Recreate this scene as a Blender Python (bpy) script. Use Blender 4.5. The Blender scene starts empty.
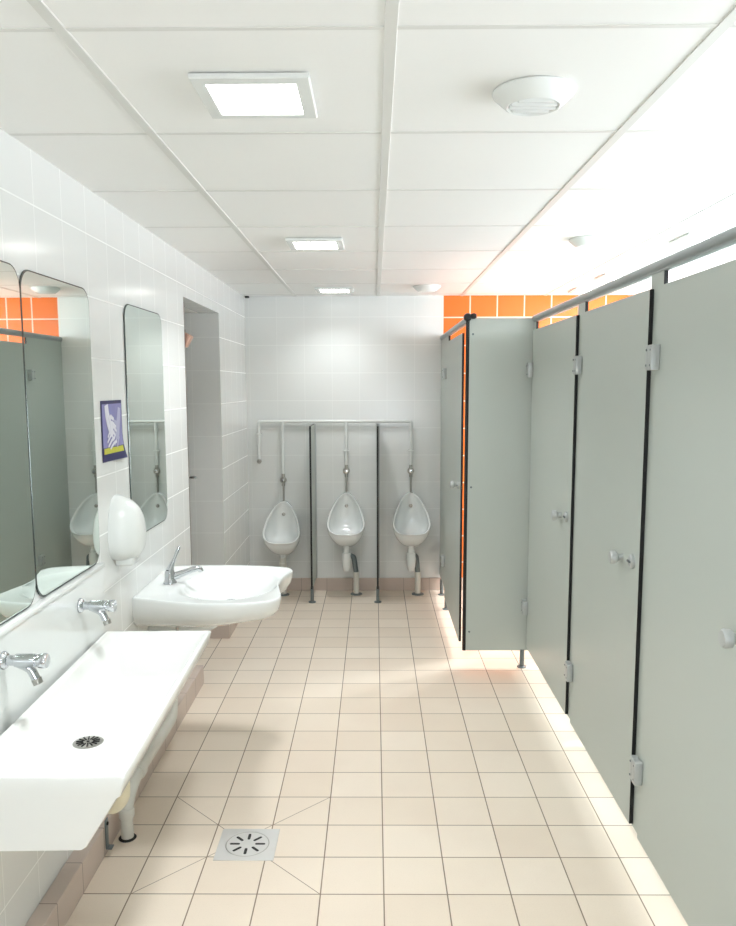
import bpy, bmesh, math, random
from mathutils import Vector, Matrix
S = bpy.context.scene
C = S.collection
PI = math.pi
random.seed(4)
H = 1.525
CEIL = 2.169

# ------------------------------------------------------------------ materials
class NT:
    """small helper for building math networks"""
    def __init__(self, name):
        self.m = bpy.data.materials.new(name); self.m.use_nodes = True
        self.t = self.m.node_tree; self.b = self.t.nodes['Principled BSDF']
    def n(self, kind, **kw):
        x = self.t.nodes.new(kind)
        for k, v in kw.items(): setattr(x, k, v)
        return x
    def l(self, a, b): self.t.links.new(a, b)
    def put(self, sock, v):
        if isinstance(v, (int, float)): sock.default_value = v
        elif isinstance(v, tuple): sock.default_value = v
        else: self.l(v, sock)
    def m_(self, op, a, b=None, c=None):
        x = self.n('ShaderNodeMath', operation=op)
        self.put(x.inputs[0], a)
        if b is not None: self.put(x.inputs[1], b)
        if c is not None: self.put(x.inputs[2], c)
        return x.outputs[0]
    def mix(self, f, a, b):
        x = self.n('ShaderNodeMix', data_type='RGBA')
        self.put(x.inputs[0], f); self.put(x.inputs[6], a); self.put(x.inputs[7], b)
        return x.outputs[2]
    def coords(self):
        tc = self.n('ShaderNodeTexCoord'); sp = self.n('ShaderNodeSeparateXYZ')
        self.l(tc.outputs['Object'], sp.inputs[0]); return tc.outputs['Object'], sp.outputs
    def cell(self, v, o, t):
        """returns (index, distance to the nearest joint in metres)"""
        q = self.m_('DIVIDE', self.m_('SUBTRACT', v, o), t)
        i = self.m_('FLOOR', q)
        fr = self.m_('SUBTRACT', q, i)
        d = self.m_('MULTIPLY', self.m_('MINIMUM', fr, self.m_('SUBTRACT', 1.0, fr)), t)
        return i, d
    def noise(self, vec, scale, detail=3.0, rough=.5):
        x = self.n('ShaderNodeTexNoise'); x.inputs['Scale'].default_value = scale
        x.inputs['Detail'].default_value = detail; x.inputs['Roughness'].default_value = rough
        self.l(vec, x.inputs['Vector']); return x.outputs['Fac']
    def bump(self, h, strength=.3, dist=.001):
        x = self.n('ShaderNodeBump'); x.inputs['Strength'].default_value = strength
        x.inputs['Distance'].default_value = dist
        self.put(x.inputs['Height'], h); self.l(x.outputs[0], self.b.inputs['Normal'])

def rgb(r, g, b):
    f = lambda c: (c/255/12.92 if c/255 <= .04045 else ((c/255+.055)/1.055)**2.4)
    return (f(r), f(g), f(b), 1)

def plain(name, col, rough=.5, metal=0., spec=.5, var=.03, scale=6., bump=0., coat=0., trans=0.):
    k = NT(name)
    v, _ = k.coords()
    f = k.noise(v, scale, 4.)
    a = tuple(min(1, c*(1-var)) for c in col[:3])+(1,)
    b = tuple(min(1, c*(1+var)) for c in col[:3])+(1,)
    k.put(k.b.inputs['Base Color'], k.mix(f, a, b))
    k.b.inputs['Roughness'].default_value = rough
    k.b.inputs['Metallic'].default_value = metal
    k.b.inputs['Specular IOR Level'].default_value = spec
    if coat: k.b.inputs['Coat Weight'].default_value = coat; k.b.inputs['Coat Roughness'].default_value = .05
    if bump: k.bump(k.noise(v, 90., 3.), bump)
    return k.m

def tile_mat(name, au, ou, tu, av, ov, tv, base, grout, gw, rough, var, bumpy=.15):
    k = NT(name); vec, sp = k.coords()
    iu, du = k.cell(sp[au], ou, tu); iv, dv = k.cell(sp[av], ov, tv)
    d = k.m_('MINIMUM', k.m_('MULTIPLY', du, 1.0 if gw > .004 else 1.7), dv)
    mr = k.n('ShaderNodeMapRange'); k.l(d, mr.inputs[0])
    mr.inputs[1].default_value = gw*.5; mr.inputs[2].default_value = gw*.9
    mask = mr.outputs[0]                                   # 0 in the joint, 1 on the tile
    wn = k.n('ShaderNodeTexWhiteNoise', noise_dimensions='2D'); cb = k.n('ShaderNodeCombineXYZ')
    k.l(iu, cb.inputs[0]); k.l(iv, cb.inputs[1]); k.l(cb.outputs[0], wn.inputs['Vector'])
    fac = k.m_('ADD', k.m_('MULTIPLY', wn.outputs['Value'], .7), k.m_('MULTIPLY', k.noise(vec, 3.), .3))
    a = tuple(c*(1-var) for c in base[:3])+(1,); b = tuple(min(1, c*(1+var)) for c in base[:3])+(1,)
    tilec = k.mix(fac, a, b)
    k.put(k.b.inputs['Base Color'], k.mix(mask, grout, tilec))
    k.put(k.b.inputs['Roughness'], k.m_('MULTIPLY_ADD', mask, rough-.7, .7))
    hgt = k.m_('ADD', mask, k.m_('MULTIPLY', k.noise(vec, 5., 1.), bumpy))
    k.bump(hgt, .14, .0008)
    return k.m

FX, FT, FY, FD = .0265, .1919, 2.4315, .1913
def floor_mat():
    k = NT('floor_tiles'); vec, sp = k.coords()
    iu, du = k.cell(sp[0], FX, FT); iv, dv = k.cell(sp[1], FY, FD)
    d = k.m_('MINIMUM', du, dv)
    # diagonal cuts of the tiles running to the four corners of the floor drain
    cx = FX-2.5*FT; cy = FY+.5*FD
    ax = k.m_('ABSOLUTE', k.m_('SUBTRACT', sp[0], cx)); ay = k.m_('ABSOLUTE', k.m_('SUBTRACT', sp[1], cy))
    dg = k.m_('MULTIPLY', k.m_('ABSOLUTE', k.m_('SUBTRACT', ax, ay)), .707)
    far = k.m_('MAXIMUM', ax, ay)
    off = k.m_('GREATER_THAN', far, 1.5*FT)
    dg = k.m_('ADD', dg, off)
    d = k.m_('MINIMUM', d, k.m_('MULTIPLY', dg, 1.6))
    mr = k.n('ShaderNodeMapRange'); k.l(d, mr.inputs[0])
    mr.inputs[1].default_value = .0012; mr.inputs[2].default_value = .0026
    mask = mr.outputs[0]
    wn = k.n('ShaderNodeTexWhiteNoise', noise_dimensions='2D'); cb = k.n('ShaderNodeCombineXYZ')
    k.l(iu, cb.inputs[0]); k.l(iv, cb.inputs[1]); k.l(cb.outputs[0], wn.inputs['Vector'])
    base = k.mix(wn.outputs['Value'], FLA, FLB)
    st = k.n('ShaderNodeMapRange'); k.l(k.noise(vec, 2.2, 6., .6), st.inputs[0])
    st.inputs[1].default_value = .45; st.inputs[2].default_value = .75; st.inputs[4].default_value = .3
    base = k.mix(st.outputs[0], base, FLS)
    sp2 = k.n('ShaderNodeMapRange'); k.l(k.noise(vec, 260., 2.), sp2.inputs[0])
    sp2.inputs[1].default_value = .55; sp2.inputs[2].default_value = .8; sp2.inputs[4].default_value = .12
    base = k.mix(sp2.outputs[0], base, rgb(150, 130, 105))
    gr = k.mix(k.noise(vec, 4., 3.), rgb(105, 88, 74), rgb(160, 142, 122))
    k.put(k.b.inputs['Base Color'], k.mix(mask, gr, base))
    k.put(k.b.inputs['Roughness'], k.m_('MULTIPLY_ADD', mask, -.42, .8))
    k.b.inputs['Specular IOR Level'].default_value = .35
    k.bump(mask, .4, .001)
    return k.m
FLA = rgb(230, 215, 196); FLB = rgb(238, 225, 208); FLS = rgb(216, 198, 180)

WT = rgb(230, 232, 229); WG = rgb(237, 239, 236)
M = {}
M['floor'] = floor_mat()
M['wall_left'] = tile_mat('white_tiles_left', 1, .06, .2, 2, .02, .2, WT, WG, .0028, .16, .012)
M['wall_far'] = tile_mat('white_tiles_far', 0, .094, .2, 2, .02, .2, WT, WG, .0028, .18, .012)
M['orange'] = tile_mat('orange_tiles', 0, .4975, .195, 2, .0145, .2, rgb(240, 120, 42), rgb(245, 225, 205), .006, .25, .03)
M['skirt_y'] = tile_mat('skirting_tiles_left', 1, FY, FD, 2, -1., 3., rgb(202, 186, 174), rgb(120, 104, 92), .003, .4, .02)
M['skirt_x'] = tile_mat('skirting_tiles_far', 0, FX, FT, 2, -1., 3., rgb(202, 186, 174), rgb(150, 134, 122), .003, .4, .02)
M['ceil'] = plain('ceiling_tile', rgb(246, 246, 243), .85, var=.01, scale=3., bump=.25)
M['grid'] = plain('ceiling_grid_paint', rgb(226, 226, 221), .45, var=.01)
M['ceramic'] = plain('white_ceramic', rgb(240, 243, 241), .08, var=.008, spec=.55, coat=.3)
M['resin'] = plain('white_resin', rgb(240, 241, 237), .16, var=.01, spec=.5)
M['splash'] = plain('glossy_white_panel', rgb(228, 231, 228), .07, var=.01, spec=.5)
M['plastic'] = plain('white_plastic', rgb(236, 239, 236), .25, var=.01)
M['pvc'] = plain('grey_white_pvc', rgb(214, 212, 202), .35, var=.05, scale=14)
M['oldpvc'] = plain('aged_cream_plastic', rgb(224, 216, 188), .45, var=.08, scale=20)
M['laminate'] = plain('grey_green_laminate', rgb(188, 195, 188), .38, var=.015, scale=2., spec=.4)
M['core'] = plain('black_laminate_core', rgb(14, 14, 16), .4, var=.1)
M['alu'] = plain('satin_aluminium', rgb(158, 164, 164), .38, metal=.3, var=.03)
M['hinge'] = plain('light_grey_hinge', rgb(186, 190, 188), .35, metal=.25, var=.03)
M['foot'] = plain('dark_grey_foot', rgb(112, 122, 124), .35, metal=.3, var=.05)
M['blackp'] = plain('black_plastic', rgb(12, 12, 13), .4, var=.1)
M['chrome'] = plain('chrome', rgb(205, 208, 212), .09, metal=1., var=.02)
M['steel'] = plain('brushed_steel', rgb(178, 176, 170), .28, metal=.9, var=.06, scale=30)
M['steelp'] = plain('stainless_plate', rgb(212, 211, 208), .42, metal=.35, var=.05, scale=20)
M['mirror'] = plain('mirror_glass', rgb(216, 226, 220), .012, metal=1., var=.0)
M['mirroredge'] = plain('dark_mirror_edge', rgb(70, 78, 76), .25, metal=.4, var=.05)
M['brown'] = plain('brown_door_edge', rgb(88, 70, 62), .5, var=.1, scale=5)
M['doorgrey'] = plain('grey_door_paint', rgb(150, 150, 148), .5, var=.03)
M['copper'] = plain('copper_pink_metal', rgb(222, 178, 158), .3, metal=.6, var=.05)
M['navy'] = plain('poster_navy', rgb(38, 40, 92), .5, var=.05)
M['violet'] = plain('poster_violet', rgb(138, 136, 186), .5, var=.18, scale=14)
M['phand'] = plain('poster_hand_white', rgb(228, 228, 238), .5, var=.06, scale=60)
M['phand2'] = plain('poster_hand_grey', rgb(182, 182, 210), .5, var=.06, scale=60)
M['pyellow'] = plain('poster_yellow', rgb(196, 196, 70), .5, var=.2, scale=60)
M['dark'] = plain('dark_hole', rgb(22, 20, 18), .6, var=.1)
M['winframe'] = plain('white_window_frame', rgb(235, 235, 232), .4, var=.01)

def emit(name, col, s):
    k = NT(name); k.b.inputs['Base Color'].default_value = (.8, .8, .8, 1)
    k.b.inputs['Emission Color'].default_value = col; k.b.inputs['Emission Strength'].default_value = s
    return k.m
LAMP = 5.
LAMP_W = 6.
STALL_W = 9.
M['diffuser'] = emit('lit_diffuser', (1., .985, .95, 1), LAMP)
M['diffuser_stall'] = emit('lit_diffuser_stall', (.96, .98, 1., 1), LAMP)

k = NT('clear_window_glass')
tr = k.n('ShaderNodeBsdfTransparent'); gl = k.n('ShaderNodeBsdfGlossy'); mx = k.n('ShaderNodeMixShader')
gl.inputs['Roughness'].default_value = .02; mx.inputs[0].default_value = .06
k.l(tr.outputs[0], mx.inputs[1]); k.l(gl.outputs[0], mx.inputs[2])
k.l(mx.outputs[0], k.t.nodes['Material Output'].inputs[0])
M['glass'] = k.m

# ------------------------------------------------------------------ geometry helpers
def merge(bm, other, mi=0):
    for f in other.faces: f.material_index = mi
    me = bpy.data.meshes.new('tmp'); other.to_mesh(me); other.free()
    bm.from_mesh(me); bpy.data.meshes.remove(me)

def box(bm, x0, x1, y0, y1, z0, z1, bev=0., seg=2, mi=0, rot=None, about=None):
    b = bmesh.new()
    bmesh.ops.create_cube(b, size=1.)
    for v in b.verts:
        v.co = Vector(((x0+x1)/2+v.co.x*(x1-x0), (y0+y1)/2+v.co.y*(y1-y0), (z0+z1)/2+v.co.z*(z1-z0)))
    if bev: bmesh.ops.bevel(b, geom=b.edges[:], offset=bev, segments=seg, affect='EDGES', profile=.5)
    if rot:
        c = Vector(about) if about else Vector(((x0+x1)/2, (y0+y1)/2, (z0+z1)/2))
        for v in b.verts: v.co = c + rot @ (v.co-c)
    merge(bm, b, mi)

def frame_of(d):
    d = d.normalized(); a = Vector((0, 0, 1)) if abs(d.z) < .9 else Vector((1, 0, 0))
    u = d.cross(a).normalized(); return u, d.cross(u).normalized()

def tube(bm, pts, r, seg=16, mi=0, caps=True):
    """round tube through points, r a number or one radius per point"""
    pts = [Vector(p) for p in pts]; b = bmesh.new(); rings = []
    rs = r if isinstance(r, (list, tuple)) else [r]*len(pts)
    u = None
    for i, p in enumerate(pts):
        if i == 0: d = pts[1]-p
        elif i == len(pts)-1: d = p-pts[i-1]
        else: d = (pts[i+1]-p).normalized()+(p-pts[i-1]).normalized()
        d = d.normalized()
        if u is None: u, w = frame_of(d)
        else:
            u = (u-d*u.dot(d)).normalized(); w = d.cross(u).normalized()
        rings.append([b.verts.new(p+(u*math.cos(2*PI*k/seg)+w*math.sin(2*PI*k/seg))*rs[i]) for k in range(seg)])
    for a, c in zip(rings, rings[1:]):
        for k in range(seg): b.faces.new((a[k], a[(k+1) % seg], c[(k+1) % seg], c[k]))
    if caps: b.faces.new(rings[0][::-1]); b.faces.new(rings[-1])
    bmesh.ops.recalc_face_normals(b, faces=b.faces[:])
    merge(bm, b, mi)

def arc(pts, r=.02, n=6):
    """rounds the corners of a polyline"""
    pts = [Vector(p) for p in pts]; out = [pts[0]]
    for a, p, c in zip(pts, pts[1:], pts[2:]):
        d1 = (a-p); d2 = (c-p); q = min(r, d1.length*.49, d2.length*.49)
        s = p+d1.normalized()*q; e = p+d2.normalized()*q
        for i in range(n+1):
            t = i/n; out.append(s*(1-t)**2+p*2*t*(1-t)+e*t*t)
    out.append(pts[-1]); return out

def lathe(bm, prof, o, axis=(0, 0, 1), seg=32, mi=0, cap=True):
    """profile of (radius, height along axis)"""
    o = Vector(o); ax = Vector(axis).normalized(); u, w = frame_of(ax); b = bmesh.new(); rings = []
    for r, h in prof:
        if r < 1e-6: rings.append([b.verts.new(o+ax*h)])
        else: rings.append([b.verts.new(o+ax*h+(u*math.cos(2*PI*k/seg)+w*math.sin(2*PI*k/seg))*r) for k in range(seg)])
    for a, c in zip(rings, rings[1:]):
        for k in range(seg):
            k2 = (k+1) % seg
            if len(a) == 1 and len(c) == 1: continue
            if len(a) == 1: b.faces.new((a[0], c[k2], c[k]))
            elif len(c) == 1: b.faces.new((a[k], a[k2], c[0]))
            else: b.faces.new((a[k], a[k2], c[k2], c[k]))
    for rr in (rings[0], rings[-1]):
        if len(rr) > 1 and cap:
            try: b.faces.new(rr)
            except ValueError: pass
    bmesh.ops.recalc_face_normals(b, faces=b.faces[:])
    merge(bm, b, mi)

def loft(bm, rings, cap0=False, cap1=False, mi=0):
    b = bmesh.new(); rr = [[b.verts.new(Vector(p)) for p in r] for r in rings]; n = len(rr[0])
    for a, c in zip(rr, rr[1:]):
        for k in range(n): b.faces.new((a[k], a[(k+1) % n], c[(k+1) % n], c[k]))
    if cap0: b.faces.new(rr[0][::-1])
    if cap1: b.faces.new(rr[-1])
    bmesh.ops.recalc_face_normals(b, faces=b.faces[:])
    merge(bm, b, mi)

def prism(bm, poly, f0, f1, mi=0, bev=0.):
    """poly of 2-D points, f0/f1 turn one into the near and far 3-D point"""
    b = bmesh.new(); A = [b.verts.new(f0(*p)) for p in poly]; B = [b.verts.new(f1(*p)) for p in poly]; n = len(poly)
    b.faces.new(A[::-1]); b.faces.new(B)
    for i in range(n): b.faces.new((A[i], A[(i+1) % n], B[(i+1) % n], B[i]))
    bmesh.ops.recalc_face_normals(b, faces=b.faces[:])
    if bev: bmesh.ops.bevel(b, geom=b.edges[:], offset=bev, segments=2, affect='EDGES')
    merge(bm, b, mi)

def obj(name, bm, mats, parent=None, smooth=40):
    me = bpy.data.meshes.new(name); bm.to_mesh(me); bm.free()
    for m in (mats if isinstance(mats, (list, tuple)) else [mats]): me.materials.append(M[m])
    if smooth:
        me.shade_smooth(); me.set_sharp_from_angle(angle=math.radians(smooth))
    o = bpy.data.objects.new(name, me); C.objects.link(o)
    if parent: o.parent = parent
    return o
def thing(name, label, cat, loc=(0, 0, 0), rotz=0, group=None):
    o = bpy.data.objects.new(name, None); C.objects.link(o); o.empty_display_size = .05
    o.location = loc; o.rotation_euler = (0, 0, rotz); o['label'] = label; o['category'] = cat
    if group: o['group'] = group
    return o
def tag(o, label, cat, group=None):
    o['label'] = label; o['category'] = cat
    if group: o['group'] = group
    return o
def struct(name, bm, mats, parent=None, smooth=0):
    o = obj(name, bm, mats, parent, smooth)
    if not parent: o['kind'] = 'structure'
    return o
def dup(root, loc, label, rotz=None):
    r = root.copy(); C.objects.link(r); r.location = loc; r['label'] = label
    if rotz is not None: r.rotation_euler = (0, 0, rotz)
    for ch in list(root.children):
        c = ch.copy(); C.objects.link(c); c.parent = r
        for g in list(ch.children):
            d = g.copy(); C.objects.link(d); d.parent = c
    return r
def nb(): return bmesh.new()

def panel(bm, x0, x1, y0, y1, z0, z1):
    """compact laminate board: grey faces (slot 0), black edges (slot 1)"""
    b = bmesh.new(); bmesh.ops.create_cube(b, size=1.)
    for v in b.verts:
        v.co = Vector(((x0+x1)/2+v.co.x*(x1-x0), (y0+y1)/2+v.co.y*(y1-y0), (z0+z1)/2+v.co.z*(z1-z0)))
    thin = 0 if (x1-x0) < (y1-y0) else 1
    b.normal_update()
    mi = [0 if abs(f.normal[thin]) > .5 else 1 for f in b.faces]
    me = bpy.data.meshes.new('tmp')
    for f, i in zip(b.faces, mi): f.material_index = i
    b.to_mesh(me); b.free(); bm.from_mesh(me); bpy.data.meshes.remove(me)

# ------------------------------------------------------------------ the room
XL, XR, YF, YB = -.935, 1.95, 5.86, -.9
DY0, DY1, DZ = 3.98, 4.88, 1.963            # doorway in the left wall
T = .12
b = nb(); box(b, -2.3, XR+T, YB-T, YF+T, -.1, 0); struct('floor', b, 'floor')
b = nb(); box(b, XL-T, XR+T, YB-T, YF+T, CEIL, CEIL+.08)
ceiling = struct('ceiling', b, 'ceil')
b = nb()
gx = [.0315+.6*i for i in range(-1, 4)]; gy = [2.1342+.6025*i for i in range(-5, 7)]
for x in gx: box(b, x-.012, x+.012, YB, YF, CEIL-.003, CEIL+.001, .0008, 1)
for y in gy:
    if y < YF: box(b, XL, XR, y-.006, y+.006, CEIL-.002, CEIL+.001, .0006, 1)
struct('ceiling_grid', b, 'grid', ceiling)
b = nb()
box(b, XL-T, XL, YB-T, DY0, 0, CEIL); box(b, XL-T, XL, DY1, YF+T, 0, CEIL); box(b, XL-T, XL, DY0, DY1, DZ, CEIL)
struct('wall_left', b, 'wall_left')
b = nb(); box(b, XL, .4975, YF, YF+T, 0, CEIL); struct('wall_far', b, 'wall_far')
b = nb(); box(b, .4975, XR, YF, YF+T, 0, CEIL); struct('wall_far_cubicles', b, 'orange')
WY0, WY1, WZ0, WZ1 = .6, 5.75, 1.42, 2.12
b = nb()
box(b, XR, XR+T, YB, WY0, 0, CEIL); box(b, XR, XR+T, WY1, YF+T, 0, CEIL)
box(b, XR, XR+T, WY0, WY1, 0, WZ0); box(b, XR, XR+T, WY0, WY1, WZ1, CEIL)
struct('wall_right', b, 'wall_left')
BX0, BX1, BZ0, BZ1 = -.2, .7, .75, 1.45
b = nb(); box(b, XL, BX0, YB-T, YB, 0, CEIL); box(b, BX1, XR+T, YB-T, YB, 0, CEIL); box(b, BX0, BX1, YB-T, YB, 0, BZ0); box(b, BX0, BX1, YB-T, YB, BZ1, CEIL)
struct('wall_back', b, 'wall_far')
w = bpy.data.objects.new('added_fill_window', None); C.objects.link(w); w['kind'] = 'structure'; w.location = (BX0, YB-.05, BZ0)  # unseen window added behind the camera to give frontal fill light
b = nb(); L = BX1-BX0; hh = BZ1-BZ0
box(b, 0, L, -.02, .03, 0, .035); box(b, 0, L, -.02, .03, hh-.035, hh)
for i in range(3):
    x = i*(L-.03)/2; box(b, x, x+.03, -.02, .03, .035, hh-.035)
obj('window_frame', b, 'winframe', w, 0)
b = nb(); box(b, .01, L-.01, 0, .006, .02, hh-.02); obj('window_glass', b, 'glass', w, 0)
# window behind the cubicles
w = bpy.data.objects.new('window_1', None); C.objects.link(w); w['kind'] = 'structure'; w.location = (XR+.05, WY0, WZ0)
b = nb(); L = WY1-WY0; hh = WZ1-WZ0
box(b, -.02, .03, 0, L, 0, .035); box(b, -.02, .03, 0, L, hh-.035, hh)
for i in range(5):
    y = i*(L-.03)/4; box(b, -.02, .03, y, y+.03, .035, hh-.035)
obj('window_frame', b, 'winframe', w, 0)
b = nb(); box(b, .0, .006, 0.01, L-.01, .02, hh-.02); obj('window_glass', b, 'glass', w, 0)

# passage behind the doorway
b = nb(); box(b, -2.3, XL-T, DY1, DY1+.1, 0, DZ+.15); struct('wall_passage_far', b, 'wall_far')
b = nb(); box(b, -2.3, XL-T, 2.9, 3.0, 0, DZ+.15); struct('wall_passage_near', b, 'wall_far')
b = nb(); box(b, -2.3, -2.2, 3.0, DY1, 0, DZ+.15); struct('wall_passage_left', b, 'wall_left')
b = nb(); box(b, -2.3, XL-T, 3.0, DY1, DZ+.001, DZ+.1); struct('ceiling_passage', b, 'ceil')
# open door leaf standing against the near jamb
d = bpy.data.objects.new('door_1', None); C.objects.link(d); d['kind'] = 'structure'; d.location = (XL-.010, DY0+.024, 0)
b = nb(); box(b, -.80, -.006, 0, .036, .01, DZ-.02); obj('door_leaf', b, 'doorgrey', d, 0)
b = nb(); box(b, -.006, 0, .002, .034, .01, DZ-.02, .001); obj('door_edge', b, 'brown', d)
b = nb(); lathe(b, [(.02, 0), (.02, .006), (.009, .008), (.009, .035)], (-.045, .036, 1.06), (0, 1, 0), 20)
tube(b, arc([(-.045, .066, 1.06), (.022, .066, 1.06), (.03, .05, 1.06)], .012), .007, 12)
obj('door_handle', b, 'chrome', d)
t = thing('door_closer', 'small pinkish metal closer bracket at the upper edge of the open passage door', 'bracket', (XL-.01, DY0+.062, 1.755))
R1 = Matrix.Rotation(math.radians(-38), 3, 'X')
b = nb(); box(b, -.025, .02, 0, .05, -.03, .035, .006, 2, rot=Matrix.Rotation(math.radians(30), 3, 'Y')); obj('housing', b, 'copper', t)
b = nb(); box(b, -.028, -.008, .01, .045, .03, .058, .004, 2); obj('dark_cap', b, 'dark', t)

# skirting
b = nb(); box(b, XL, XL+.052, YB, DY0-.02, 0, .10, .002, 1); struct('baseboard_left', b, 'skirt_y')
b = nb(); box(b, -1.3, XL+.052, 4.70, DY1, 0, .10, .002, 1); box(b, XL, XL+.052, DY1-.01, YF, 0, .10, .002, 1)
struct('baseboard_doorway', b, 'skirt_y')
b = nb(); box(b, XL+.052, .4975, YF-.012, YF, 0, .095, .002, 1); struct('baseboard_far', b, 'skirt_x')

b = nb(); box(b, .4975, XR, YF-.012, YF, 0, .095, .002, 1); struct('baseboard_cubicles', b, 'skirt_x')
# splashback and ledge under the mirrors
t = thing('splashback_panel', 'glossy white splashback panel with a ledge above the long trough sink', 'splashback', (XL, 2.12, .66))
b = nb(); box(b, .0, .02, -1.0, .51, 0, .262, .001, 1); obj('panel', b, 'splash', t)
b = nb(); box(b, .0, .026, -1.0, .514, .262, .276, .003, 2); obj('ledge', b, 'plastic', t)

# ------------------------------------------------------------------ mirrors
def mirror(cy, wid, z0, z1, label):
    t = thing('mirror', label, 'mirror', (XL+.0035, cy, z0), -.0085, 'frameless wall mirrors')
    hh = z1-z0; r = .055; poly = []
    for cxx, czz, a0 in ((wid/2-r, hh-r, 0), (-wid/2+r, hh-r, 90), (-wid/2+r, r, 180), (wid/2-r, r, 270)):
        for i in range(9):
            a = math.radians(a0+90*i/8); poly.append((cxx+r*math.cos(a), czz+r*math.sin(a)))
    b = nb(); prism(b, poly, lambda y, z: Vector((0, y, z)), lambda y, z: Vector((.0028, y, z))); obj('mirror_backing', b, 'mirroredge', t, 0)
    s = lambda y, z: (y*(1-.004/wid*2), hh/2+(z-hh/2)*(1-.004/hh*2))
    b = nb(); prism(b, [s(*p) for p in poly], lambda y, z: Vector((.002, y, z)), lambda y, z: Vector((.0038, y, z))); obj('mirror_glass', b, 'mirror', t, 0)
    return t
mirror(2.386, .50, .938, 1.838, 'rectangular mirror with rounded corners above the far half of the trough sink')
mirror(1.874, .50, .938, 1.838, 'rounded mirror cut by the left photo edge, above the near tap')
mirror(3.27, .51, .938, 1.836, 'separate rounded mirror above the washbasin, between poster and doorway')

# ------------------------------------------------------------------ poster
t = thing('hand_washing_poster', 'small violet poster of two white hands being washed, stuck beside the mirror', 'poster', (XL+.001, 2.835, 1.265))
PW, PH = .225, .212
b = nb(); n = 14; rings = []
bb = bmesh.new()
def curl(y, z):                       # lower far corner lifts off the wall
    q = max(0, (y/(PW/2))*.5+.5)*max(0, 1-z/.10)
    return .001+.016*q*q
def sheet(bm, y0, y1, z0, z1, off, mi=0, n=12):
    g = [[None]*(n+1) for _ in range(n+1)]; q = bmesh.new()
    for i in range(n+1):
        for j in range(n+1):
            y = y0+(y1-y0)*i/n; z = z0+(z1-z0)*j/n; g[i][j] = q.verts.new((curl(y, z)+off, y, z))
    for i in range(n):
        for j in range(n): q.faces.new((g[i][j], g[i+1][j], g[i+1][j+1], g[i][j+1]))
    ret = bmesh.ops.extrude_face_region(q, geom=q.faces[:])
    for v in [v for v in ret['geom'] if isinstance(v, bmesh.types.BMVert)]: v.co.x -= .0005
    bmesh.ops.recalc_face_normals(q, faces=q.faces[:]); merge(bm, q, mi)
sheet(b, -PW/2, PW/2, 0, PH, 0); bb.free(); obj('border', b, 'navy', t)
b = nb(); sheet(b, -PW/2+.010, PW/2-.006, .048, PH-.012, .0008); obj('picture', b, 'violet', t)
b = nb(); sheet(b, -PW/2+.018, PW/2-.014, .026, .046, .0008); obj('caption_band', b, 'pyellow', t)
def stroke(bm, pts, r0, r1, off):
    """flat rounded stroke on the poster (y,z) with a width that tapers"""
    L_, R_ = [], []
    pts = [Vector(p) for p in pts]
    for i, p in enumerate(pts):
        dd = (pts[min(i+1, len(pts)-1)]-pts[max(i-1, 0)]).normalized(); nn = Vector((-dd.y, dd.x)); r = r0+(r1-r0)*i/(len(pts)-1)
        L_.append(p+nn*r); R_.append(p-nn*r)
    dd = (pts[-1]-pts[-2]).normalized(); a0 = math.atan2(dd.y, dd.x)
    cap = [pts[-1]+Vector((math.cos(a0+math.radians(a)), math.sin(a0+math.radians(a))))*r1 for a in (60, 30, 0, -30, -60)]
    poly = L_+cap+R_[::-1]
    prism(bm, [(p.x, p.y) for p in poly], lambda y, z: Vector((curl(y, z)+off, y, z)), lambda y, z: Vector((curl(y, z)+off+.0004, y, z)))
# far hand coming down from the right, near hand from the upper left, fingers interlaced
b = nb()
stroke(b, [(.078, .185), (.070, .150), (.058, .120), (.048, .095)], .013, .024, .0012)
for a in ((.052, .118, -.004, .090), (.056, .103, .004, .072), (.060, .090, .016, .056), (.066, .082, .040, .048)):
    stroke(b, [(a[0], a[1]), ((a[0]+a[2])/2, (a[1]+a[3])/2+.003), (a[2], a[3])], .0064, .005, .0016)
stroke(b, [(.050, .110), (.036, .132), (.020, .138)], .009, .006, .0018)
obj('far_hand', b, 'phand2', t, 0)
b = nb()
stroke(b, [(-.062, .197), (-.056, .165), (-.040, .135), (-.020, .112)], .018, .024, .0020)
for a in ((-.030, .135, .030, .118), (-.024, .122, .034, .103), (-.028, .108, .020, .088), (-.036, .100, .002, .074)):
    stroke(b, [(a[0], a[1]), ((a[0]+a[2])/2, (a[1]+a[3])/2+.006), (a[2], a[3])], .0064, .005, .0024)
stroke(b, [(-.040, .142), (-.018, .155), (.006, .146)], .010, .0065, .0026)
for a in ((-.056, .086, -.016, .112), (-.062, .068, .000, .098), (-.054, .052, .014, .082), (-.034, .044, .032, .066)):
    stroke(b, [(a[2], a[3]), ((a[0]+a[2])/2, (a[1]+a[3])/2+.004), (a[0], a[1])], .0056, .0045, .0028)
obj('near_hand', b, 'phand', t, 0)

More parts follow.
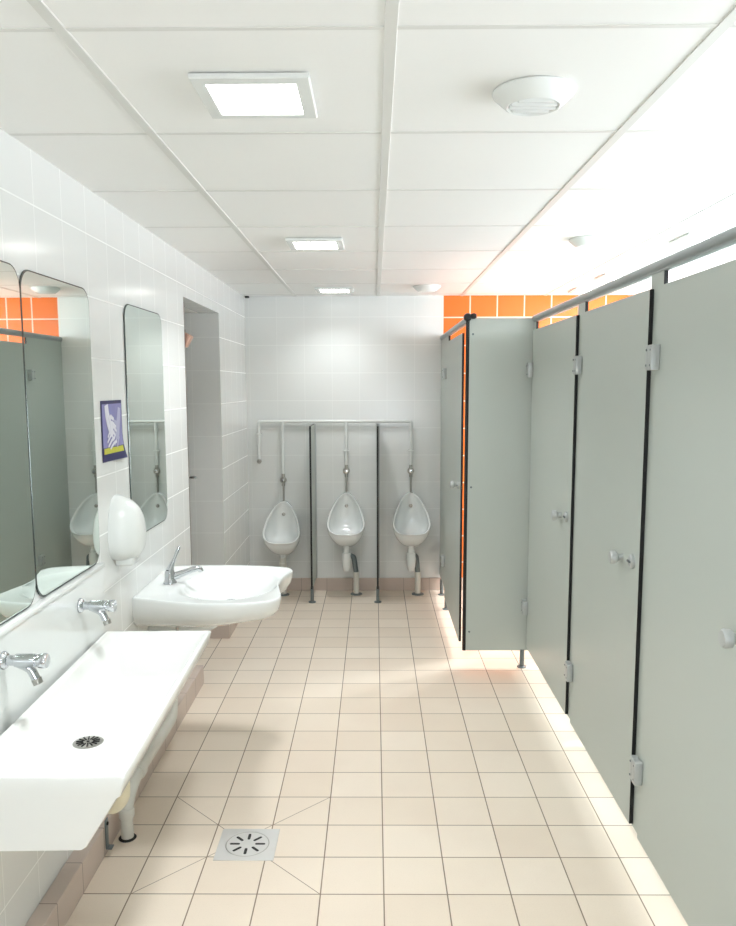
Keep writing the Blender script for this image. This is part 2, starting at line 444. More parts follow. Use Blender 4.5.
# ------------------------------------------------------------------ soap dispenser
t = thing('soap_dispenser', 'white egg-shaped soap dispenser on the wall between trough sink and washbasin', 'soap dispenser', (XL, 2.845, .885))
rings = []; N = 32
for j in range(15):
    ph = j/14*PI/2; dp = .098*math.sin(ph); s = math.cos(ph)**.62 if j < 14 else .02
    ring = []
    for k_ in range(N):
        a = 2*PI*k_/N; ca, sa = math.cos(a), math.sin(a)
        y = .098*s*(abs(ca)**.82)*(1 if ca > 0 else -1)*(1.0-.07*max(0, sa))
        hz = .135 if sa > 0 else .105
        z = .118+hz*s*(abs(sa)**.82 if sa < 0 else abs(sa))*(1 if sa > 0 else -1)
        ring.append((dp, y, z-.012*math.sin(ph)))
    rings.append(ring)
b = nb(); loft(b, rings, True, True); obj('cover', b, 'plastic', t, 60)
b = nb(); box(b, .004, .07, -.05, .05, .0, .03, .01, 3); obj('push_lever', b, 'plastic', t)

# ------------------------------------------------------------------ trough sink
TX0, TX1, TY0, TY1, TZ = XL+.034, -.5445, 1.600, 2.628, .70
t = thing('trough_sink', 'long white rectangular trough sink under two wall taps in the left foreground', 'sink', ((TX0+TX1)/2, (TY0+TY1)/2, .53), .022)
ox, oy, oz = t.location
def rr(x0, x1, y0, y1, z, r, n=5):
    out = []
    for cx_, cy_, a0 in ((x1-r, y1-r, 0), (x0+r, y1-r, 90), (x0+r, y0+r, 180), (x1-r, y0+r, 270)):
        for i in range(n+1):
            a = math.radians(a0+90*i/n); out.append((cx_+r*math.cos(a)-ox, cy_+r*math.sin(a)-oy, z-oz))
    return out
rings = [rr(TX0, TX1-.095, TY0, TY1-.13, .535, .008),
         rr(TX0, TX1-.088, TY0, TY1-.12, .540, .008),
         rr(TX0, TX1-.018, TY0, TY1-.018, .651, .006),
         rr(TX0, TX1-.011, TY0, TY1-.004, .655, .006), rr(TX0, TX1, TY0, TY1, .695, .006),
         rr(TX0+.002, TX1-.003, TY0+.003, TY1-.003, TZ, .006),
         rr(TX0+.020, TX1-.016, TY0+.012, TY1-.016, TZ, .012),
         rr(TX0+.023, TX1-.020, TY0+.016, TY1-.020, TZ-.004, .014),
         rr(TX0+.052, TX1-.078, TY0+.040, TY1-.092, .592, .022),
         rr(TX0+.062, TX1-.090, TY0+.052, TY1-.106, .579, .026),
         rr(TX0+.082, TX1-.110, TY0+.080, TY1-.130, .573, .03)]
b = nb(); loft(b, rings, True, True); obj('basin', b, 'resin', t, 50)
b = nb(); c0 = (-.775-ox, 2.045-oy, .5735-oz)
lathe(b, [(.0, .001), (.012, .0015), (.036, .0015), (.040, .0), (.040, -.004), (0, -.004)], c0, (0, 0, 1), 32)
dr = obj('drain_strainer', b, 'steel', t)
b = nb()
for k_ in range(14):
    a = 2*PI*k_/14; q = Vector((math.cos(a), math.sin(a), 0)); p0 = Vector(c0)+Vector((0, 0, .0020))
    tube(b, [p0+q*.013, p0+q*.031], .0020, 8)
lathe(b, [(0, 0), (.004, 0), (.004, .0012), (0, .0012)], Vector(c0)+Vector((0, 0, .0018)), (0, 0, 1), 12)
obj('drain_slots', b, 'dark', dr)
b = nb(); tube(b, arc([(-.775-ox, 2.045-oy, .54-oz), (-.775-ox, 2.045-oy, .46-oz), (-.70-ox, 1.98-oy, .42-oz), (-.655-ox, 1.93-oy, .48-oz), (-.65-ox, 1.90-oy, .545-oz)], .05, 8), .024, 16)
obj('waste_trap', b, 'oldpvc', t)
for q_ in (-.28, .28):
    b = nb(); box(b, TX0-ox, TX0+.03-ox, q_-.02, q_+.02, -.10, .006, .003); obj('wall_bracket', b, 'alu', t)

# waste pipe running along the skirting
t = thing('waste_pipe', 'grey-white plastic waste pipe dropping into the floor below the trough sink', 'pipe', (-.842, 2.54, 0))
ox, oy, oz = t.location
b = nb(); tube(b, arc([(0, 0, 0), (0, 0, .12), (.008, .08, .178), (.008, .60, .170), (-.02, .72, .22), (-.05, .74, .50)], .05, 7), .021, 18)
obj('pipe', b, 'pvc', t)
b = nb(); lathe(b, [(.024, .0), (.027, .004), (.027, .032), (.024, .036)], (.008, .11, .1775), (0, 1, -.02), 20); obj('coupling', b, 'pvc', t)
b = nb(); lathe(b, [(.0235, .0), (.026, .004), (.026, .030), (.0235, .034)], (0, 0, .075), (0, 0, 1), 20)
obj('coupling', b, 'pvc', t)
b = nb(); lathe(b, [(.021, 0), (.028, 0), (.030, .002), (.026, .005), (.021, .006)], (0, 0, 0), (0, 0, 1), 20); obj('floor_seal', b, 'dark', t)
for y_ in (.28, .50):
    b = nb(); box(b, -.038, .012, y_-.007, y_+.007, .172, .186, .002); lathe(b, [(0, 0), (.006, 0), (.006, .008), (0, .009)], (.016, y_, .174), (1, 0, 0), 10); obj('pipe_clip', b, 'plastic', t)
t = thing('pipe_bracket', 'small dark metal bracket on the skirting beside the floor pipe', 'bracket', (XL+.053, 2.45, .02))
b = nb(); box(b, 0, .004, -.012, .012, 0, .10, .001); box(b, .004, .02, -.012, .012, 0, .005, .001); obj('plate', b, 'foot', t)
b = nb(); lathe(b, [(0, 0), (.006, 0), (.006, .004), (0, .005)], (.004, 0, .085), (1, 0, 0), 10); obj('screw', b, 'dark', t)

# ------------------------------------------------------------------ push taps
def push_tap():
    t = thing('push_tap', '', 'tap', (XL+.021, 1.885, .858), 0, 'push taps over the trough sink')
    b = nb(); lathe(b, [(0, 0), (.023, 0), (.023, .004), (.019, .010), (.013, .014), (0, .014)], (0, 0, 0), (1, 0, 0)); obj('rosette', b, 'chrome', t)
    b = nb(); tube(b, [(.012, 0, 0), (.03, 0, 0), (.032, 0, 0), (.060, 0, -.001), (.082, 0, -.001)], [.013, .013, .0165, .018, .0175], 24)
    tube(b, arc([(.038, 0, -.006), (.066, 0, -.018), (.082, 0, -.052)], .03, 8), [.012]*5+[.011]*6, 18)
    obj('body', b, 'chrome', t)
    b = nb(); lathe(b, [(.010, -.001), (.0125, .0), (.0125, .014), (.009, .015)], (.080, 0, -.046), (.35, 0, -.94), 18); obj('spout_nozzle', b, 'steel', t)
    b = nb(); lathe(b, [(0, 0), (.0135, 0), (.0135, .008), (.0175, .010), (.019, .026), (.0165, .030), (0, .031)], (.080, 0, -.001), (1, 0, 0), 24); obj('push_button', b, 'chrome', t)
    return t
p = push_tap(); p['label'] = 'chrome push tap nearest the camera, at the left photo edge over the trough sink'
dup(p, (XL+.021, 2.40, .852), 'chrome push tap further from the camera, near the far end of the trough sink')

# ------------------------------------------------------------------ washbasin
t = thing('washbasin', 'wide white ceramic washbasin with a scooped front edge below the separate mirror', 'washbasin', (XL, 3.23, .58))
ox, oy, oz = t.location
def catmull(P, n=6):
    out = []
    m = len(P)
    for i in range(m-1):
        p0 = Vector(P[max(i-1, 0)]); p1 = Vector(P[i]); p2 = Vector(P[i+1]); p3 = Vector(P[min(i+2, m-1)])
        for j in range(n):
            s = j/n; out.append(.5*((2*p1)+(-p0+p2)*s+(2*p0-5*p1+4*p2-p3)*s*s+(-p0+3*p1-3*p2+p3)*s**3))
    out.append(Vector(P[-1])); return out
near = [(XL, 2.985), (-.86, 2.955), (-.783, 2.925), (-.655, 2.891), (-.525, 2.895), (-.435, 2.915), (-.385, 2.945), (-.362, 3.0),
        (-.374, 3.09), (-.392, 3.20), (-.388, 3.30), (-.372, 3.38), (-.360, 3.44), (-.385, 3.492), (-.477, 3.525), (-.638, 3.548), (-.80, 3.545), (XL, 3.53)]
line = catmull(near, 5)
back = [Vector((XL, 3.53+(2.985-3.53)*i/12)) for i in range(1, 12)]
out = line+back
ctr = Vector((-.60, 3.21)); RZ = .72
def ring_(f): return [f(v) for v in out]
def shrink(s, z, c=ctr, keepwall=True):
    def f(v):
        q = c+(v-c)*s
        if keepwall: w_ = max(0., min(1., (XL+.12-v.x)/.12)); q = Vector((q.x*(1-w_)+v.x*w_, q.y)) 
        return (q.x-ox, q.y-oy, (z(v) if callable(z) else z)-oz)
    return f
def wallish(v): return max(0., min(1., (v.x-XL)/.5))
rings = []
rings.append(ring_(shrink(.55, lambda v: .582+.03*wallish(v))))
rings.append(ring_(shrink(.74, lambda v: .588+.035*wallish(v))))
rings.append(ring_(shrink(.89, lambda v: .610+.035*wallish(v))))
rings.append(ring_(shrink(.965, lambda v: .645+.025*wallish(v))))
rings.append(ring_(shrink(.992, lambda v: .685+.01*wallish(v))))
rings.append(ring_(shrink(1.0, .708)))
rings.append(ring_(shrink(.996, .716)))
rings.append(ring_(shrink(.985, .7195, keepwall=False)))
rings.append(ring_(shrink(.955, .7185, keepwall=False)))
# bowl: an oval opening blended from the outline
bc = Vector((-.595, 3.215))
def bowl(s, z, mixv):
    def f(v):
        d_ = (v-bc); a = math.atan2(d_.y, d_.x)
        rx, ry = .205, .255
        e = bc+Vector((rx*math.cos(a), ry*math.sin(a)))
        o_ = ctr+(v-ctr)*.93
        q = bc+(e*(mixv)+o_*(1-mixv)-bc)*s
        return (q.x-ox, q.y-oy, z-oz)
    return f
rings.append(ring_(bowl(1.0, .7165, .85)))
rings.append(ring_(bowl(.965, .712, 1.)))
rings.append(ring_(bowl(.90, .698, 1.)))
rings.append(ring_(bowl(.80, .678, 1.)))
rings.append(ring_(bowl(.64, .658, 1.)))
rings.append(ring_(bowl(.42, .647, 1.)))
rings.append(ring_(bowl(.12, .643, 1.)))
b = nb(); loft(b, rings, True, True); obj('bowl', b, 'ceramic', t, 60)
b = nb(); lathe(b, [(0, .001), (.020, .002), (.024, 0), (.024, -.004), (0, -.004)], (-.595-ox, 3.215-oy, .6435-oz), (0, 0, 1), 24); obj('drain_plug', b, 'chrome', t)
b = nb(); tube(b, arc([(-.66-ox, 3.2-oy, .60-oz), (-.66-ox, 3.2-oy, .545-oz), (XL-ox, 3.2-oy, .53-oz)], .04, 7), .02, 16); obj('waste_trap', b, 'plastic', t)
b = nb(); tube(b, arc([(-.80-ox, 3.13-oy, .60-oz), (-.80-ox, 3.13-oy, .50-oz), (XL-ox, 3.13-oy, .48-oz)], .03, 6), .007, 10); obj('supply_hose', b, 'steel', t)

t = thing('mixer_tap', 'chrome lever mixer tap standing on the back ledge of the washbasin', 'tap', (-.845, 3.215, .7185))
b = nb(); lathe(b, [(0, 0), (.027, 0), (.027, .005), (.023, .010), (.020, .045), (.017, .055), (0, .056)], (0, 0, 0)); obj('base', b, 'chrome', t)
b = nb(); tube(b, arc([(.006, .004, .022), (.085, .045, .048), (.105, .055, .046), (.112, .058, .036)], .012, 5), [.017, .016, .014, .013, .012, .0115]+[.0115]*8+[.010]*0, 18) if False else tube(b, [(.004, .002, .022), (.04, .02, .034), (.08, .042, .046), (.104, .054, .049), (.114, .060, .044), (.116, .061, .036)], [.018, .015, .0125, .0115, .011, .0105], 18)
obj('spout', b, 'chrome', t)
b = nb(); tube(b, [(0, 0, .052), (.006, .006, .072), (.016, .020, .100), (.026, .034, .128), (.031, .042, .143)], [.0165, .0125, .0075, .0085, .007], 16); obj('lever', b, 'chrome', t)

# ------------------------------------------------------------------ urinals
def urinal():
    t = thing('urinal', '', 'urinal', (0, YF-.001, 0), 0, 'wall urinals')
    N = 48; TOP, LIP, Wd = .745, .465, .138
    def rim(s=1., y_off=0.):
        r_ = []
        for k_ in range(N):
            a = 2*PI*k_/N+PI/2
            ca, sa = math.cos(a), math.sin(a)
            v = (sa+1)/2                                  # 1 top, 0 bottom
            prof = Wd*(abs(ca)**(.95 if sa > 0 else .60))*(1-.27*max(0, sa)**1.2) * (1 if ca > 0 else -1)
            zc = .545
            z = zc+(TOP-zc)*sa if sa > 0 else zc+(zc-LIP)*(-(abs(sa)**.85))
            y = -.035-.225*((TOP-z)/(TOP-LIP))**.85
            r_.append(Vector((prof, y, z)))
        cc = Vector((0, -.19, .555))
        return [Vector((cc.x+(p.x-cc.x)*s, p.y+y_off, cc.z+(p.z-cc.z)*s)) for p in r_]
    R0 = rim(1.)
    rings = []
    low = lambda p: max(0., min(1., (TOP-p.z)/(TOP-LIP)))
    M_ = 9
    for j in range(M_, -1, -1):
        u = j/M_*PI/2; g = []
        for p in R0:
            l_ = low(p)**2.2
            g.append(Vector((p.x*(1-(.10+.62*l_)*(j/M_)**2.2), (p.y+.012)*math.cos(u)**(.9), p.z-.125*l_*math.sin(u)**1.1)))
        rings.append(g)
    rings.append([p+Vector((0, -.002, .001)) for p in rim(.98)])
    rings.append([p+Vector((0, -.001, .002)) for p in rim(.93)])
    Ri = rim(.90)
    rings.append(Ri)
    for j in range(1, 9):
        u = j/9*PI/2; g = []
        for p in Ri:
            l_ = low(p); c_ = Vector((0, -.03, .56))
            g.append(Vector((p.x*math.cos(u)**.75, p.y+(c_.y-p.y)*math.sin(u), c_.z+(p.z-c_.z)*math.cos(u)**.75-.045*l_*math.sin(2*u))))
        rings.append(g)
    b = nb(); loft(b, rings, True, True); obj('bowl', b, 'ceramic', t, 70)
    b = nb(); lathe(b, [(0, .010), (.008, .010), (.013, .006), (.014, 0), (0, 0)], (0, -.040, .648), (0, -1, .12), 20); obj('water_spreader', b, 'steel', t)
    b = nb(); lathe(b, [(.022, .0), (.022, .02), (.019, .026), (.019, .055)], (0, -.135, .372), (0, 0, -1), 20); obj('outlet_collar', b, 'plastic', t)
    return t
ux = [-.671, -.206, .268]; zoff = [-.062, 0, 0]
u0 = urinal()
u0.location.x = ux[0]; u0.location.z = zoff[0]; u0['label'] = 'white teardrop urinal on the left, hung lower than the other two'
u1 = dup(u0, (ux[1], YF-.001, 0), 'white teardrop urinal in the middle, between the two divider panels')
u2 = dup(u0, (ux[2], YF-.001, 0), 'white teardrop urinal on the right, beside the toilet cubicles')
def trap(t, dx, dz, long=True):
    b = nb(); lathe(b, [(.020, .045), (.023, .04), (.023, .02), (.033, .014), (.036, -.03), (.031, -.09), (.022, -.118), (0, -.122)], (0, -.135, .30), (0, 0, 1), 24)
    obj('bottle_trap', b, 'plastic', t)
    b = nb(); tube(b, arc([(.02, -.132, .295), (dx*.75, -.128, .285), (dx, -.12, .16)], .06, 10), .019, 16); obj('waste_elbow', b, 'foot', t)
    b = nb(); tube(b, [(dx, -.12, .0), (dx, -.12, .17)], .0215, 18); obj('waste_pipe', b, 'pvc', t)
    b = nb(); lathe(b, [(.022, .0), (.044, .0), (.043, .006), (.024, .010)], (dx, -.12, 0), (0, 0, 1), 24); obj('floor_collar', b, 'foot', t)
trap(u1, .072, 0); trap(u2, .050, 0)
b = nb(); tube(b, [(0, -.135, .34), (0, -.135, .066)], .0235, 18); lathe(b, [(.0235, .0), (.028, .003), (.028, .03), (.0235, .034)], (0, -.135, .27), (0, 0, 1), 20); obj('waste_pipe', b, 'pvc', u0)
b = nb(); lathe(b, [(.022, .0), (.044, .0), (.043, .006), (.024, .010)], (0, -.135, .062), (0, 0, 1), 24); obj('floor_collar', b, 'foot', u0)

# supply pipes
t = thing('flush_pipe', 'white water pipe along the far wall feeding the three urinals', 'pipe', (-.288, YF, 1.27))
ox = -.288; yy = -.026
b = nb(); tube(b, arc([(-.846-ox, yy, -.28), (-.846-ox, yy, 0), (.268-ox, yy, 0), (.268-ox, yy, -.34)], .016, 6), .0115, 14)
tube(b, [(-.671-ox, yy, 0), (-.671-ox, yy, -.42)], .0115, 14); tube(b, [(-.206-ox, yy, 0), (-.206-ox, yy, -.34)], .0115, 14)
obj('pipe', b, 'plastic', t)
for x_, z_ in ((-.846, -.09), (.268, -.215), (-.206, -.215)):
    b = nb(); box(b, x_-ox-.020, x_-ox+.020, yy-.013, -.001, z_-.006, z_+.006, .002); obj('pipe_clip', b, 'plastic', t)
b = nb(); lathe(b, [(0, 0), (.014, 0), (.017, .008), (.017, .020), (.012, .028), (0, .028)], (-.846-ox, yy+.01, -.29), (0, -1, -.2), 18); obj('end_valve', b, 'steel', t)
for i, (x_, z_, zl) in enumerate(((-.671, -.43, .672), (-.206, -.365, .742), (.268, -.365, .742))):
    b = nb(); lathe(b, [(0, 0), (.018, 0), (.025, .010), (.025, .026), (.016, .040), (0, .041)], (x_-ox, yy+.012, z_), (0, -1, 0), 20)
    tube(b, [(x_-ox, yy, z_+.045), (x_-ox, yy, z_-.045)], .0125, 16); fv = obj('flush_valve', b, 'steel', t)
    b = nb(); tube(b, [(x_-ox, yy, z_-.04), (x_-ox, yy, zl-1.27+.002)], .0070, 12); obj('flush_tube', b, 'steel', fv)
    b = nb(); lathe(b, [(0, 0), (.009, 0), (.009, .008), (0, .009)], (x_-ox, yy-.028, z_), (0, -1, 0), 14); obj('push_knob', b, 'chrome', fv)

# urinal dividers
def divider():
    t = thing('urinal_divider', '', 'divider panel', (0, 5.50, 0), 0, 'urinal divider panels')
    b = nb(); panel(b, -.0065, .0065, 0, YF-5.50, .10, 1.250); obj('panel', b, ['laminate', 'core'], t, 0)
    b = nb(); lathe(b, [(0, 0), (.026, 0), (.026, .006), (.012, .010), (.011, .115), (0, .115)], (0, .02, 0), (0, 0, 1), 20); obj('foot', b, 'foot', t)
    b = nb(); box(b, .0068, .016, YF-5.50-.030, YF-5.50, .10, 1.250, .001); obj('wall_channel', b, 'hinge', t)
    return t
dv = divider(); dv.location.x = -.443; dv['label'] = 'narrow upright divider panel between the left and middle urinals'
dup(dv, (.023, 5.50, 0), 'narrow upright divider panel between the middle and right urinals')

# ------------------------------------------------------------------ cubicles
XD = .827; XF = .487; PT = 1.872; P0 = .12
def hinge_mesh():
    b = nb(); box(b, -.026, -.002, -.030, -.002, 0, .072, .002); box(b, -.024, -.002, .004, .028, 0, .072, .002)
    tube(b, [(-.016, .001, .0), (-.016, .001, .072)], .0085, 12); return b
def cubicle_door(y0, y1, label, x=XD, zb=.13, loc_only=False):
    """hinged at its far edge y1, knob near y0; front face towards -X"""
    t = thing('cubicle_door', label, 'door', (x, y0, 0), 0, 'toilet cubicle doors')
    b = nb(); panel(b, -.013, -.0005, 0, y1-y0, zb, 1.806); obj('door_panel', b, ['laminate', 'core'], t, 0)
    for z_ in (.315, 1.568):
        b = hinge_mesh(); h_ = obj('hinge', b, 'hinge', t); h_.location = (-.012, y1-y0+.002, z_)
        b = nb()
        for yy_ in (-.018, .016):
            for zz in (.014, .058): lathe(b, [(0, 0), (.004, 0), (.003, .002), (0, .002)], (-.025, yy_, zz), (-1, 0, 0), 8)
        obj('hinge_screws', b, 'foot', h_)
    b = nb(); lathe(b, [(0, 0), (.012, 0), (.012, .015), (.021, .022), (.022, .036), (.018, .042), (0, .043)], (-.013, .165, .965), (-1, 0, 0), 24); obj('door_knob', b, 'hinge', t)
    b = nb(); lathe(b, [(0, 0), (.021, 0), (.021, .008), (.017, .012), (0, .012)], (-.013, .058, .975), (-1, 0, 0), 24); lk = obj('lock_rosette', b, 'hinge', t)
    b = nb(); box(b, -.030, -.024, .044, .072, .972, .978, .001); obj('lock_slot', b, 'foot', lk)
    return t
cubicle_door(3.270, 4.150, 'grey cubicle door directly right of the projecting side panel')
cubicle_door(2.410, 3.185, 'grey cubicle door, second from the photo right edge, lock left of its black edge')
cubicle_door(1.560, 2.330, 'nearest grey cubicle door, cut by the right edge of the photo')
cubicle_door(.700, 1.480, 'grey cubicle door beside the camera, beyond the right photo edge')
cubicle_door(4.355, 5.290, 'narrow-looking far cubicle door next to the right urinal', x=XF, zb=.095)
def pilaster(y0, y1, x, label):
    t = thing('cubicle_pilaster', label, 'partition post', (x, y0, 0), 0, 'front strips between cubicle doors')
    b = nb(); panel(b, 0.0005, .013, 0, y1-y0, P0, 1.850); obj('panel', b, ['laminate', 'core'], t, 0)
    for z_ in (.22, .78, 1.42):
        b = nb(); lathe(b, [(0, 0), (.0045, 0), (.0035, .002), (0, .002)], (0, .022, z_), (-1, 0, 0), 10)
        obj('screw', b, 'foot', t)
    return t
pilaster(4.140, 4.198, XD, 'thin grey strip hard against the projecting side panel')
pilaster(3.190, 3.300, XD, 'grey strip between the two middle cubicle doors')
pilaster(2.335, 2.440, XD, 'grey strip left of the nearest cubicle door')
pilaster(1.475, 1.590, XD, 'grey strip right of the nearest cubicle door, outside the photo')
pilaster(.60, .73, XD, 'grey strip beside the camera, outside the photo')
farp = pilaster(5.290, 5.858, XF, 'grey strip joining the far cubicle to the urinal wall')
def foot_obj(t, x, y, h=.13):
    b = nb(); lathe(b, [(0, 0), (.026, 0), (.026, .005), (.013, .009), (.012, h), (0, h)], (x, y, 0), (0, 0, 1), 22); return obj('foot', b, 'foot', t)
foot_obj(farp, .006, .05, P0); foot_obj(farp, .006, .43, P0)
# side panel and stall dividers
SPX = XD+.014
t = thing('cubicle_side_panel', 'broad grey side panel facing the camera, one steel foot, beside the far cubicle', 'partition', (XF, 4.20, 0))
b = nb(); panel(b, .006, SPX-XF, 0, .013, .095, PT); obj('panel', b, ['laminate', 'core'], t, 0)
for z_ in (.20, .99, 1.79):
    b = nb(); lathe(b, [(0, 0), (.006, 0), (.005, .003), (0, .003)], (.026, 0, z_), (0, -1, 0), 12); obj('screw', b, 'foot', t)
b = nb(); box(b, -.010, .008, -.0015, .0145, .094, PT+.001, .002); obj('edge_trim', b, 'blackp', t)
foot_obj(t, .316, .006, .10)
for y_, lb in ((4.20, 'inner divider continuing the projecting side panel, hidden behind the first door'), (3.245, 'inner divider between the two middle cubicles, hidden behind their doors'), (2.385, 'inner divider behind the strip left of the nearest door'), (1.530, 'inner divider right of the nearest cubicle, hidden'), (.66, 'inner divider beside the camera, hidden behind its door')):
    t = thing('cubicle_divider', lb, 'partition', (XD+.015, y_, 0), 0, 'inner cubicle dividers')
    b = nb(); panel(b, 0, XR-XD-.015, 0, .013, .095, 1.80); obj('panel', b, ['laminate', 'core'], t, 0)
    foot_obj(t, .20, .006, .10)
# head rails
t = thing('head_rail', 'long grey aluminium rail above the near cubicle doors on the right', 'rail', (XD+.007, .6, PT-.012))
b = nb(); tube(b, [(0, 0, .010), (0, 3.598, .010)], .017, 20); box(b, -.010, .010, 0, 3.598, -.010, .006, .001); obj('rail', b, 'alu', t)
t = thing('head_rail', 'short grey aluminium rail over the far cubicle with a black end cap', 'rail', (XF+.007, 4.215, PT-.012))
b = nb(); tube(b, [(0, 0, .010), (0, YF-4.215, .010)], .017, 20); box(b, -.010, .010, 0, YF-4.215, -.010, .006, .001); obj('rail', b, 'alu', t)
b = nb(); lathe(b, [(0, 0), (.016, 0), (.021, .005), (.021, .020), (.017, .028), (0, .029)], (-.010, -.0, .017), (0, -1, 0), 20)
lathe(b, [(0, 0), (.012, .001), (.015, .008), (.015, .022), (.009, .030), (0, .031)], (.006, -.014, .022), (1, -.2, .0), 18); obj('end_cap', b, 'blackp', t)

# ------------------------------------------------------------------ ceiling fittings
def led(x, y, label, group, lit='diffuser', dim=1.):
    t = thing('ceiling_light', label, 'ceiling light', (x, y, CEIL-.003), 0, group)
    b = nb(); s = .125; q = .095
    rg = lambda a, z: [(a, a, z), (-a, a, z), (-a, -a, z), (a, -a, z)]
    loft(b, [rg(s-.004, .002), rg(s, -.001), rg(s, -.008), rg(s-.002, -.011), rg(q+.002, -.013), rg(q, -.012), rg(q, -.006)], True, True); obj('frame', b, 'plastic', t, 20)
    b = nb(); box(b, -q+.001, q-.001, -q+.001, q-.001, -.0118, -.006, .001); obj('diffuser', b, lit, t)
    ld = bpy.data.lights.new('panel_light', 'AREA'); ld.shape = 'SQUARE'; ld.size = 2*q-.006
    ld.energy = (LAMP_W if lit == 'diffuser' else STALL_W)*dim; ld.spread = math.radians(128)
    ld.color = (.93, .965, 1.) if lit == 'diffuser' else (.97, .98, 1.)
    lo = bpy.data.objects.new('panel_light', ld); C.objects.link(lo); lo.parent = t; lo.location = (0, 0, -.0135)
    return t
for i, (y, lb) in enumerate(((1.855, 'square ceiling light nearest the camera'), (3.70, 'middle square ceiling light, between the nearest one and the urinal wall'), (5.43, 'farthest square ceiling light, close to the urinal wall'), (.02, 'square ceiling light above the camera, outside the photo'))):
    led(-.262 if i else -.258, y, lb, 'square lights over the washing aisle', dim=.42 if i == 2 else 1.06)
for y, lb in ((3.62, 'bright square light over the middle cubicles, seen just above the rail'), (4.85, 'small-looking light over the cubicles, in the rail line'), (5.50, 'farthest cubicle ceiling light near the orange tiles'), (2.40, 'ceiling light above the nearest cubicle, outside the photo'), (1.2, 'ceiling light above the cubicle beside the camera, outside the photo')):
    led(1.46, y, lb, 'square lights over the cubicles', 'diffuser_stall')
def vent(x, y, label):
    t = thing('ceiling_vent', label, 'air vent', (x, y, CEIL-.002), 0, 'round ceiling vents')
    b = nb(); lathe(b, [(0, .001), (.089, .001), (.091, -.003), (.089, -.007), (.062, -.031), (.058, -.033), (.054, -.031), (.052, -.016), (0, -.016)], (0, 0, 0), (0, 0, 1), 56); obj('housing', b, 'plastic', t, 35)
    b = nb()
    for y_ in (-.034, -.012, .010, .031):
        w_ = math.sqrt(.052**2-y_**2)
        box(b, -w_, w_, y_-.005, y_+.006, -.034, -.020, .003, 2, rot=Matrix.Rotation(math.radians(20), 3, 'X'))
    obj('louvre', b, 'plastic', t)
    return t
vent(.352, 1.85, 'large round white ceiling vent nearest the camera')
vent(.345, 5.30, 'round white ceiling vent at the far end above the right urinal')
vent(.955, 3.64, 'round white ceiling vent above the cubicle doors')
# small black block standing in for a dark tile gap in the ceiling corner
b = nb(); box(b, -.03, .0, -.03, .0, -.014, 0, .003); o = obj('corner_gap_block', b, 'blackp'); o.location = (XL+.04, YF-.02, CEIL-.002)
tag(o, 'tiny black block for the dark gap where ceiling meets the left end of the urinal wall', 'ceiling gap')

# ------------------------------------------------------------------ floor drain
t = thing('floor_drain', 'square steel floor drain with a ring of slots in the tiled floor', 'floor drain', (-.4275, 2.503, 0))
b = nb(); box(b, -.098, .098, -.092, .092, -.004, .0022, .001, 1); pl = obj('plate', b, 'steelp', t)
b = nb(); lathe(b, [(.070, .0), (.0715, .0006), (.073, .0)], (0, 0, .0024), (0, 0, 1), 48, cap=False)
obj('round_cover_edge', b, 'steel', t)
b = nb()
for k_ in range(8):
    a = 2*PI*k_/8+PI/2; q = Vector((math.cos(a), math.sin(a), 0)); p0 = Vector((0, 0, .0022))
    pp = [p0+q*.030, p0+q*.055]
    u_ = Vector((-q.y, q.x, 0)); rad = .0048
    poly = [pp[1]+(q*math.cos(math.radians(c_))+u_*math.sin(math.radians(c_)))*rad for c_ in range(-90, 91, 30)]+[pp[0]+(-q*math.cos(math.radians(c_))-u_*math.sin(math.radians(c_)))*rad for c_ in range(-90, 91, 30)]
    prism(b, [(v.x, v.y) for v in poly], lambda x, y: Vector((x, y, .0015)), lambda x, y: Vector((x, y, .0026)))
obj('drain_slots', b, 'dark', t, 0)

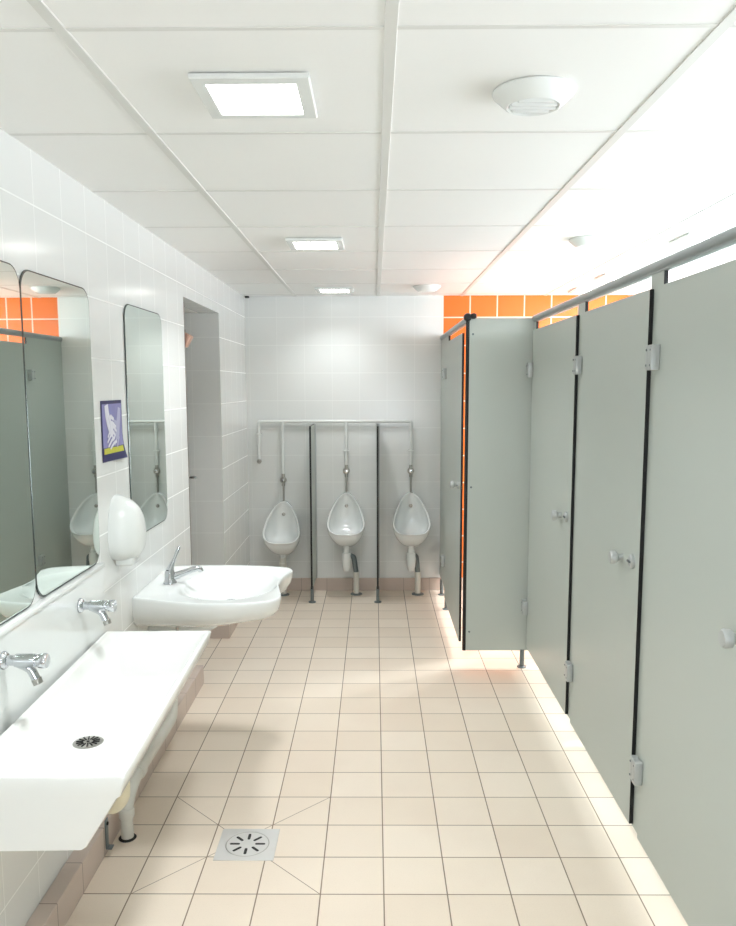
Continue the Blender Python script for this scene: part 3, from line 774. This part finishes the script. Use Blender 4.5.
# ------------------------------------------------------------------ light
w = bpy.data.worlds.new('daylight'); S.world = w; w.use_nodes = True
bg = w.node_tree.nodes['Background']; bg.inputs[0].default_value = (.86, .92, 1., 1); bg.inputs[1].default_value = 9.
for nm, sx, sz, loc, mt in (('window_portal', WY1-WY0, WZ1-WZ0, (XR+.10, (WY0+WY1)/2, (WZ0+WZ1)/2), ((0, 0, 1), (1, 0, 0), (0, 1, 0))),
                        ('fill_portal_back', BX1-BX0, BZ1-BZ0, ((BX0+BX1)/2, YB-.10, (BZ0+BZ1)/2), ((-1, 0, 0), (0, 0, -1), (0, 1, 0)))):  # second portal serves the added fill window in the back wall
    ld = bpy.data.lights.new(nm, 'AREA'); ld.shape = 'RECTANGLE'; ld.size = sx; ld.size_y = sz
    ld.cycles.is_portal = True
    lo = bpy.data.objects.new(nm, ld); C.objects.link(lo); lo.location = loc
    m4 = Matrix(mt)
    if nm == 'fill_portal_back': m4 = Matrix(((1, 0, 0), (0, 0, -1), (0, 1, 0)))   # local -z looks along +Y
    lo.rotation_euler = m4.to_euler()

# ------------------------------------------------------------------ camera
p, yw, ro = 0.1221571, -0.0080211, -0.0028217
fwd = Vector((math.sin(yw)*math.cos(p), math.cos(yw)*math.cos(p), -math.sin(p)))
right = Vector((math.cos(yw), -math.sin(yw), 0)); up = right.cross(fwd)
r2 = right*math.cos(ro)+up*math.sin(ro); u2 = up*math.cos(ro)-right*math.sin(ro)
cd = bpy.data.cameras.new('camera'); cam = bpy.data.objects.new('camera', cd); C.objects.link(cam)
cam.matrix_world = Matrix(((r2.x, u2.x, -fwd.x, 0), (r2.y, u2.y, -fwd.y, 0), (r2.z, u2.z, -fwd.z, H), (0, 0, 0, 1)))
cd.sensor_fit = 'HORIZONTAL'; cd.sensor_width = 36; cd.lens = 797.12/736*36; cd.shift_y = 20.88/736; cd.clip_start = .02
S.camera = cam
S.view_settings.view_transform = 'Standard'; S.view_settings.look = 'None'; S.view_settings.gamma = 1
S.view_settings.use_curve_mapping = False; S.view_settings.exposure = .5
